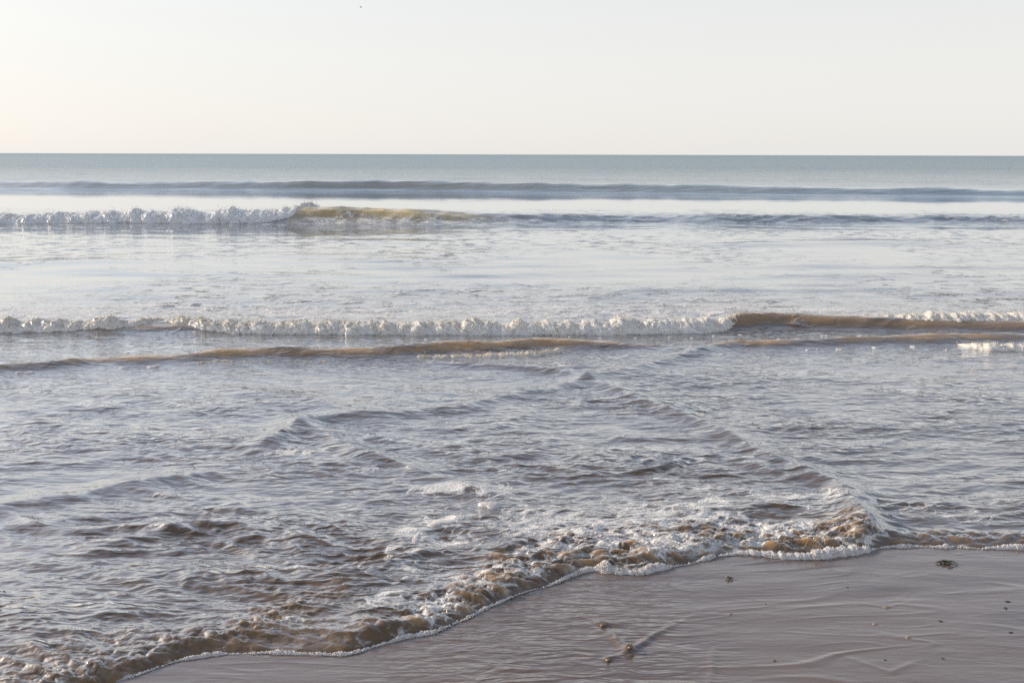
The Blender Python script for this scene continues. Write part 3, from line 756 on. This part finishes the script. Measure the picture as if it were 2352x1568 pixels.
# ------------------------------------------------------------------ foam lip along the waterline
def foam_line(pts, label, seed):
    """pts: (px along the waterline, width m)"""
    sx = np.array([at(p[0], np.interp(p[0], [q[0] for q in SHORE_PX], [q[1] for q in SHORE_PX]))[0] for p in pts]); sw = np.array([p[1] for p in pts]) * (1.35 if seed in (730, 740, 750) else 1.0)
    n = max(int((sx[-1] - sx[0]) / 0.005), 8)
    xs = np.linspace(sx[0], sx[-1], n); w = np.interp(xs, sx, sw) * np.clip(0.75 + 1.3 * perlin(xs * 5, xs * 0, seed) + 0.45 * perlin(xs * 23, xs * 0, seed) + 0.25 * perlin(xs * 60, xs * 0, seed + 1), 0.08, 2)
    w = np.maximum(w, 0.0005)
    ys = shore_y(xs)
    m = 12
    ph = np.linspace(R(-20), R(195), m)
    c = np.cos(ph)[None]; s = np.sin(ph)[None]
    Y_ = (ys - 0.30 * w)[:, None] + w[:, None] * (0.5 - 0.5 * c)
    zb = np.maximum(sand_z(xs, ys - 0.3 * w), 0)
    Z_ = zb[:, None] + 0.001 + 0.38 * w[:, None] * s
    X_ = np.repeat(xs[:, None], m, 1)
    p = np.stack([X_, Y_, Z_], -1).reshape(-1, 3)
    nrm = np.stack([0 * X_, -c + 0 * X_, s + 0 * X_], -1).reshape(-1, 3)
    p += nrm * (0.006 * (domes3(p / 0.014, seed + 4) - .3) * np.repeat(np.clip(w / .02, 0, 1), m))[:, None]
    mid = (float(xs[n // 2]), float(ys[n // 2]), 0.0)
    e = empty("foam_line", mid)
    tag(e, label, "sea foam", "foam along the waterline")
    make_mesh("foam_strip", p, grid_faces(n, m)[:, ::-1], M_LIP, e, {"tan": np.full(len(p), 0.12)})
    k = int((sx[-1] - sx[0]) * 1500)
    wi = w / w.sum()
    ii = rng.choice(n, k, p=wi); pp = np.clip(rng.normal(0.8, 0.7, k), -0.35, 3.3)
    r = rng.uniform(0.0012, 0.0040, k)
    cc = np.stack([xs[ii] + rng.normal(0, .003, k), (ys - 0.30 * w)[ii] + w[ii] * (0.5 - 0.5 * np.cos(pp)), zb[ii] + 0.38 * w[ii] * np.clip(np.sin(pp), 0, 1) + 0.5 * r], -1)
    v2, f2 = ball_cloud(cc, r)
    b = make_mesh("foam_bubbles", v2, f2, M_LIP, e, {"tan": np.repeat(np.clip(rng.normal(.15, .2, k), 0, .7), len(ICO_V))})
    tag(b, kind="stuff")
    return e
foam_line([(300, .012), (340, .026), (420, .026), (500, .020), (525, .004)], "short foam line at the waterline nearest the bottom left corner", 700)
foam_line([(515, .012), (560, .018), (650, .016), (760, .018), (850, .012), (930, .020), (1000, .022), (1035, .006)], "thin white foam line along the left bay of the waterline", 710)
foam_line([(1040, .004), (1120, .010), (1180, .008), (1250, .014), (1300, .024), (1360, .020)], "faint patchy foam line below the brown bubbling water", 720)
foam_line([(1355, .016), (1385, .045), (1430, .05), (1475, .04), (1490, .012)], "thick foam tongue bulging onto the sand near the middle", 730)
foam_line([(1460, .02), (1520, .04), (1580, .038), (1632, .03), (1645, .006)], "white foam strip right of the foam tongue in the middle", 740)
foam_line([(1650, .006), (1690, .008), (1730, .032), (1780, .05), (1850, .045), (1930, .045), (1985, .075), (2008, .05), (2016, .01)], "widest white foam strip, ending at the ridge that meets the beach", 750)
foam_line([(2010, .016), (2060, .026), (2110, .02), (2130, .006)], "short foam line just right of the ridge that meets the beach", 760)
foam_line([(2135, .010), (2170, .03), (2230, .024), (2300, .022), (2352, .022), (2600, .02)], "long thin foam line along the waterline at the right edge", 770)

# ------------------------------------------------------------------ loose foam flecks on the water
def fleck_mesh(rx, ry, seed):
    n = 14; k = 5
    v = [(0, 0, 0.25)]; f = []
    for i in range(1, k + 1):
        for j in range(n):
            a = 2 * math.pi * j / n
            rr = (i / k) * (1 + 0.28 * math.sin(2 * a + seed) + 0.18 * math.sin(3 * a + 2.1 * seed) + 0.1 * math.sin(5 * a + seed * 3.3))
            v.append((rx * rr * math.cos(a), ry * rr * math.sin(a), 0.25 * (1 - (i / k) ** 2) + 0.05 * math.sin(7 * a + 3 * i + seed) * (i < k) - (0.3 if i == k else 0)))
    v = np.array(v); v[:, 2] *= min(rx, ry) * 0.8
    for j in range(n):
        f.append((0, 1 + j, 1 + (j + 1) % n))
    for i in range(k - 1):
        for j in range(n):
            a = 1 + i * n + j; b = 1 + i * n + (j + 1) % n; c = a + n; d = b + n
            f += [(a, c, d), (a, d, b)]
    return v, np.array(f)
def fleck(px, py, rx, ry, label, group, seed, z=0.03):
    c = at(px, py, z)
    v, f = fleck_mesh(rx, ry, seed)
    v[:, 0] += c[0]; v[:, 1] += c[1]
    v[:, 2] += sea_at_v(v[:, 0], v[:, 1]) + 0.002
    o = make_mesh("foam_fleck", v, f, M_LIP, None, {"tan": np.full(len(v), 0.08)})
    tag(o, label, "sea foam", group)
    return o
G1 = "foam flecks on the low wave at the right"
ORD = ["first", "second", "third", "fourth", "fifth", "sixth", "seventh", "eighth", "ninth", "tenth", "eleventh", "twelfth", "thirteenth", "fourteenth", "fifteenth", "sixteenth", "seventeenth", "eighteenth"]
FL1 = [(1856, 851 - 50, .045), (1880, 851 - 52, .03), (1929, 853 - 54, .05), (2011, 850 - 54, .06), (2095, 842 - 50, .035), (2176, 857 - 57, .035),
                                 (1935 - 40, 801 - 32, .06), (2010 - 35, 793 - 23, .05), (2140 - 40, 820 - 27, .045), (2060, 775, .04), (2170, 778, .05), (1790, 780, .04), (1990, 783, .035), (2130, 768, .04), (1770, 815, .035), (1660, 812, .04)]
for i, (px, py, r) in enumerate(FL1):
    nth = sorted(q[0] for q in FL1).index(px)
    fleck(px, py, r * 0.55, r * 0.5, ORD[nth] + " from the left among the foam flecks by the low brown wave at the right", G1, i * 1.37)
G2 = "foam flecks in front of the middle breaker"
FL2 = [(1310, 777, .03), (1380, 780, .03), (1460, 778, .035), (1540, 776, .04), (1590, 779, .03), (1640, 775, .035), (1230, 779, .03), (980, 782, .03), (1700, 772, .04)]
for i, (px, py, r) in enumerate(FL2):
    nth = sorted(q[0] for q in FL2).index(px)
    fleck(px, py, r * 0.6, r * 0.45, ORD[nth] + " from the left of the tiny flecks just in front of the middle foam roll", G2, i * 2.11 + .4, 0.005)
for i, (px, py, rx, ry, lab) in enumerate([
        (1012, 1204, .055, .045, "largest round foam clot floating in the shallows below the middle of the picture"),
        (1125, 1160, .05, .04, "bright foam clot up and right of the largest round foam clot"),
        (955, 1240, .02, .06, "narrow upright foam streak left of the largest round foam clot"),
        (938, 1332, .022, .018, "small foam clot where the tumbling lines meet"),
        (905, 1380, .05, .022, "foam clot at the left end of the brown bubbling band"),
        (372, 702, .16, .07, "long foam raft floating behind the left part of the middle foam roll"),
        (448, 697, .07, .05, "shorter foam raft right of the long raft behind the middle foam roll"),
        (60, 858 - 2, .06, .03, "foam fleck on the left end of the low slanting tan wave"),
        (285, 845, .05, .025, "left fleck of two on the low slanting tan wave"),
        (352, 841, .06, .025, "right fleck of two on the low slanting tan wave")]):
    fleck(px, py, rx, ry, lab, None, i * 1.9 + .8, 0.02)

# ------------------------------------------------------------------ stones, shells and weed on the wet sand
M_STONE = plain_material("brown_stone", (0.10, 0.065, 0.04), (0.20, 0.12, 0.065), 120.0, 0.35)
M_SHELL = plain_material("pale_shell", (0.20, 0.14, 0.09), (0.30, 0.22, 0.15), 160.0, 0.4)
M_DARK = plain_material("dark_stone", (0.022, 0.018, 0.017), (0.06, 0.05, 0.045), 140.0, 0.35)
M_WEED = plain_material("seaweed", (0.030, 0.024, 0.012), (0.075, 0.055, 0.022), 120.0, 0.3)
def stone(px, py, r, mat, label, seed, name="pebble", flat=0.55, long=1.4):
    r *= 0.72
    c = at(px, py, 0.005)
    p = ICO3_V.copy()
    p = p * (1 + 0.22 * perlin(p[:, 0] * 1.3 + seed, p[:, 1] * 1.3 + p[:, 2], 800) + 0.10 * perlin(p[:, 0] * 3 + seed, p[:, 2] * 3 + p[:, 1], 801))[:, None]
    p *= np.array([long, 1.0, flat]) * r
    a = seed * 1.7; x = p[:, 0] * math.cos(a) - p[:, 1] * math.sin(a); y = p[:, 0] * math.sin(a) + p[:, 1] * math.cos(a)
    z0 = sand_at(c[0], c[1])
    v = np.stack([c[0] + x, c[1] + y, z0 + p[:, 2] + 0.25 * r * flat], -1)
    v[:, 2] -= 0.45 * r * flat
    o = make_mesh(name, v, ICO3_F, mat)
    return tag(o, label, "pebble" if name == "pebble" else name.replace("_", " "), "pebbles and shells on the wet sand")
for a in [(1446, 1495, .016, M_STONE, "brown stone at the point of the V-shaped wake, lower middle", 1.0),
          (1448, 1507, .011, M_STONE, "small reddish stone right below the brown stone in the V-shaped wake", 2.0),
          (1396, 1519, .011, M_STONE, "small brown stone down and left of the V-shaped wake", 3.0),
          (1386, 1440, .013, M_STONE, "half buried brown stone up and left of the V-shaped wake", 4.0),
          (1946, 1349, .006, M_DARK, "tiny dark pebble halfway between foam line and the bottom right corner stones", 5.0),
          (2009, 1433, .011, M_SHELL, "pale tan pebble at the right, left of a dark pebble at the same height", 6.0),
          (2160, 1428, .009, M_DARK, "dark pebble at the right, level with the pale tan pebble", 7.0),
          (2085, 1466, .013, M_SHELL, "flat pale pebble at the right, below the other small stones", 8.0),
          (2314, 1382, .011, M_DARK, "upper of two dark bits by the right edge of the sand", 9.0),
          (2309, 1398, .011, M_DARK, "lower of two dark bits by the right edge of the sand", 10.0),
          (2321, 1455, .009, M_DARK, "dark pebble by the right edge, below the pair of dark bits", 11.0),
          (1778, 1520, .010, M_STONE, "brown pebble near the bottom, left of the lower ripple marks", 12.0),
          (2033, 1518, .006, M_DARK, "tiny dark pebble near the bottom, middle of three in a row", 13.0),
          (2165, 1515, .007, M_DARK, "tiny dark pebble near the bottom, rightmost of three in a row", 14.0),
          (1677, 1411, .010, M_SHELL, "tan pebble right of and above the V-shaped wake", 15.0),
          (1758, 1387, .006, M_STONE, "tiny brown pebble above and right of the tan pebble", 16.0),
          ]:
    stone(*a)
stone(2036, 1395, .013, M_SHELL, "pale shell lying at the point of a small shallow wake", 17.0, "shell", 0.4, 1.5)
def weed(px, py, length, label, seed, n=5):
    c = at(px, py, 0.004); e = empty("seaweed_scrap", (c[0], c[1], sand_at(*c)))
    tag(e, label, "seaweed", "weed scraps on the sand")
    for k in range(n):
        rr = random.Random(seed * 31 + k)
        m = 9; pts = []
        x0 = rr.uniform(-.4, .1) * length; y0 = rr.uniform(-.012, .012); a = rr.uniform(-.25, .25)
        for i in range(m):
            t = i / (m - 1)
            pts.append((c[0] + x0 + t * length * rr.uniform(.85, 1.0) * math.cos(a) * .7, c[1] + y0 + math.sin(a) * t * length + .006 * math.sin(t * 6 + k), 0.004 + 0.010 * math.sin(math.pi * t) * rr.random()))
        v = []; f = []
        for i, q in enumerate(pts):
            w = 0.0035 * math.sin(math.pi * (0.12 + 0.8 * i / (m - 1))) + 0.0008
            z0 = sand_at(q[0], q[1]) + q[2]
            for j in range(6):
                b = j * math.pi / 3
                v.append((q[0], q[1] + w * 1.4 * math.cos(b), z0 + w * 0.6 * math.sin(b)))
        for i in range(m - 1):
            for j in range(6):
                f.append((i * 6 + j, i * 6 + (j + 1) % 6, (i + 1) * 6 + (j + 1) % 6, (i + 1) * 6 + j))
        make_mesh("frond", np.array(v), np.array(f), M_WEED, e)
    return e
weed(2164, 1294, .085, "dark flat seaweed scrap on the sand just below the right foam line", 3, 6)
weed(1671, 1330, .045, "thin green seaweed strand on the sand below the middle foam", 5, 2)

# ------------------------------------------------------------------ the bird
def bird():
    d = _M @ np.array([(828.5 - 1176.0) / F, -(17 - 784.0) / F, -1.0]); d /= np.linalg.norm(d)
    loc = np.array([0, 0, CAM_H]) + d * 260.0
    m = plain_material("dark_feathers", (0.02, 0.02, 0.022), (0.05, 0.048, 0.046), 6.0, 0.7)
    e = empty("bird", tuple(loc)); tag(e, "tiny dark bird flying high in the sky, left of the middle", "bird")
    B = Matrix.Rotation(R(115), 3, 'Z') @ Matrix.Rotation(R(25), 3, 'X')
    def put(name, v, f):
        v = np.array([tuple(B @ Vector(p)) for p in v]) + loc
        make_mesh(name, v, np.array(f), m, e)
    bv = ICO3_V * np.array([.075, .20, .07]); bv[:, 1] += 0
    hd = ICO2_V * np.array([.05, .06, .05]) + np.array([0, .21, .03])
    bk = np.array([(-.012, .255, .03), (.012, .255, .03), (0, .255, .045), (0, .31, .025)])
    put("body", np.vstack([bv]), ICO3_F)
    put("head", hd, ICO2_F)
    put("beak", bk, [(0, 1, 3), (1, 2, 3), (2, 0, 3), (0, 2, 1)])
    put("tail", [(-.03, -.17, .01), (.03, -.17, .01), (.07, -.34, 0), (0, -.36, 0), (-.07, -.34, 0), (0, -.2, -.02)], [(0, 1, 3), (1, 2, 3), (0, 3, 4), (0, 5, 1), (1, 5, 2), (5, 4, 3), (5, 3, 2), (0, 4, 5)])
    for s in (-1, 1):
        top = [(s * .05, .10, .04), (s * .24, .13, .14), (s * .46, .03, .10), (s * .58, -.10, .04), (s * .40, -.07, .09), (s * .22, -.04, .13), (s * .05, -.10, .04)]
        v = top + [(x, y, z - .02) for x, y, z in top]
        f = [(0, 1, 5), (0, 5, 6), (1, 2, 4), (1, 4, 5), (2, 3, 4)]
        f += [tuple(i + 7 for i in t[::-1]) for t in f]
        for i in range(7):
            j = (i + 1) % 7; f += [(i, i + 7, j), (j, i + 7, j + 7)]
        put("wing", v, f)
bird()
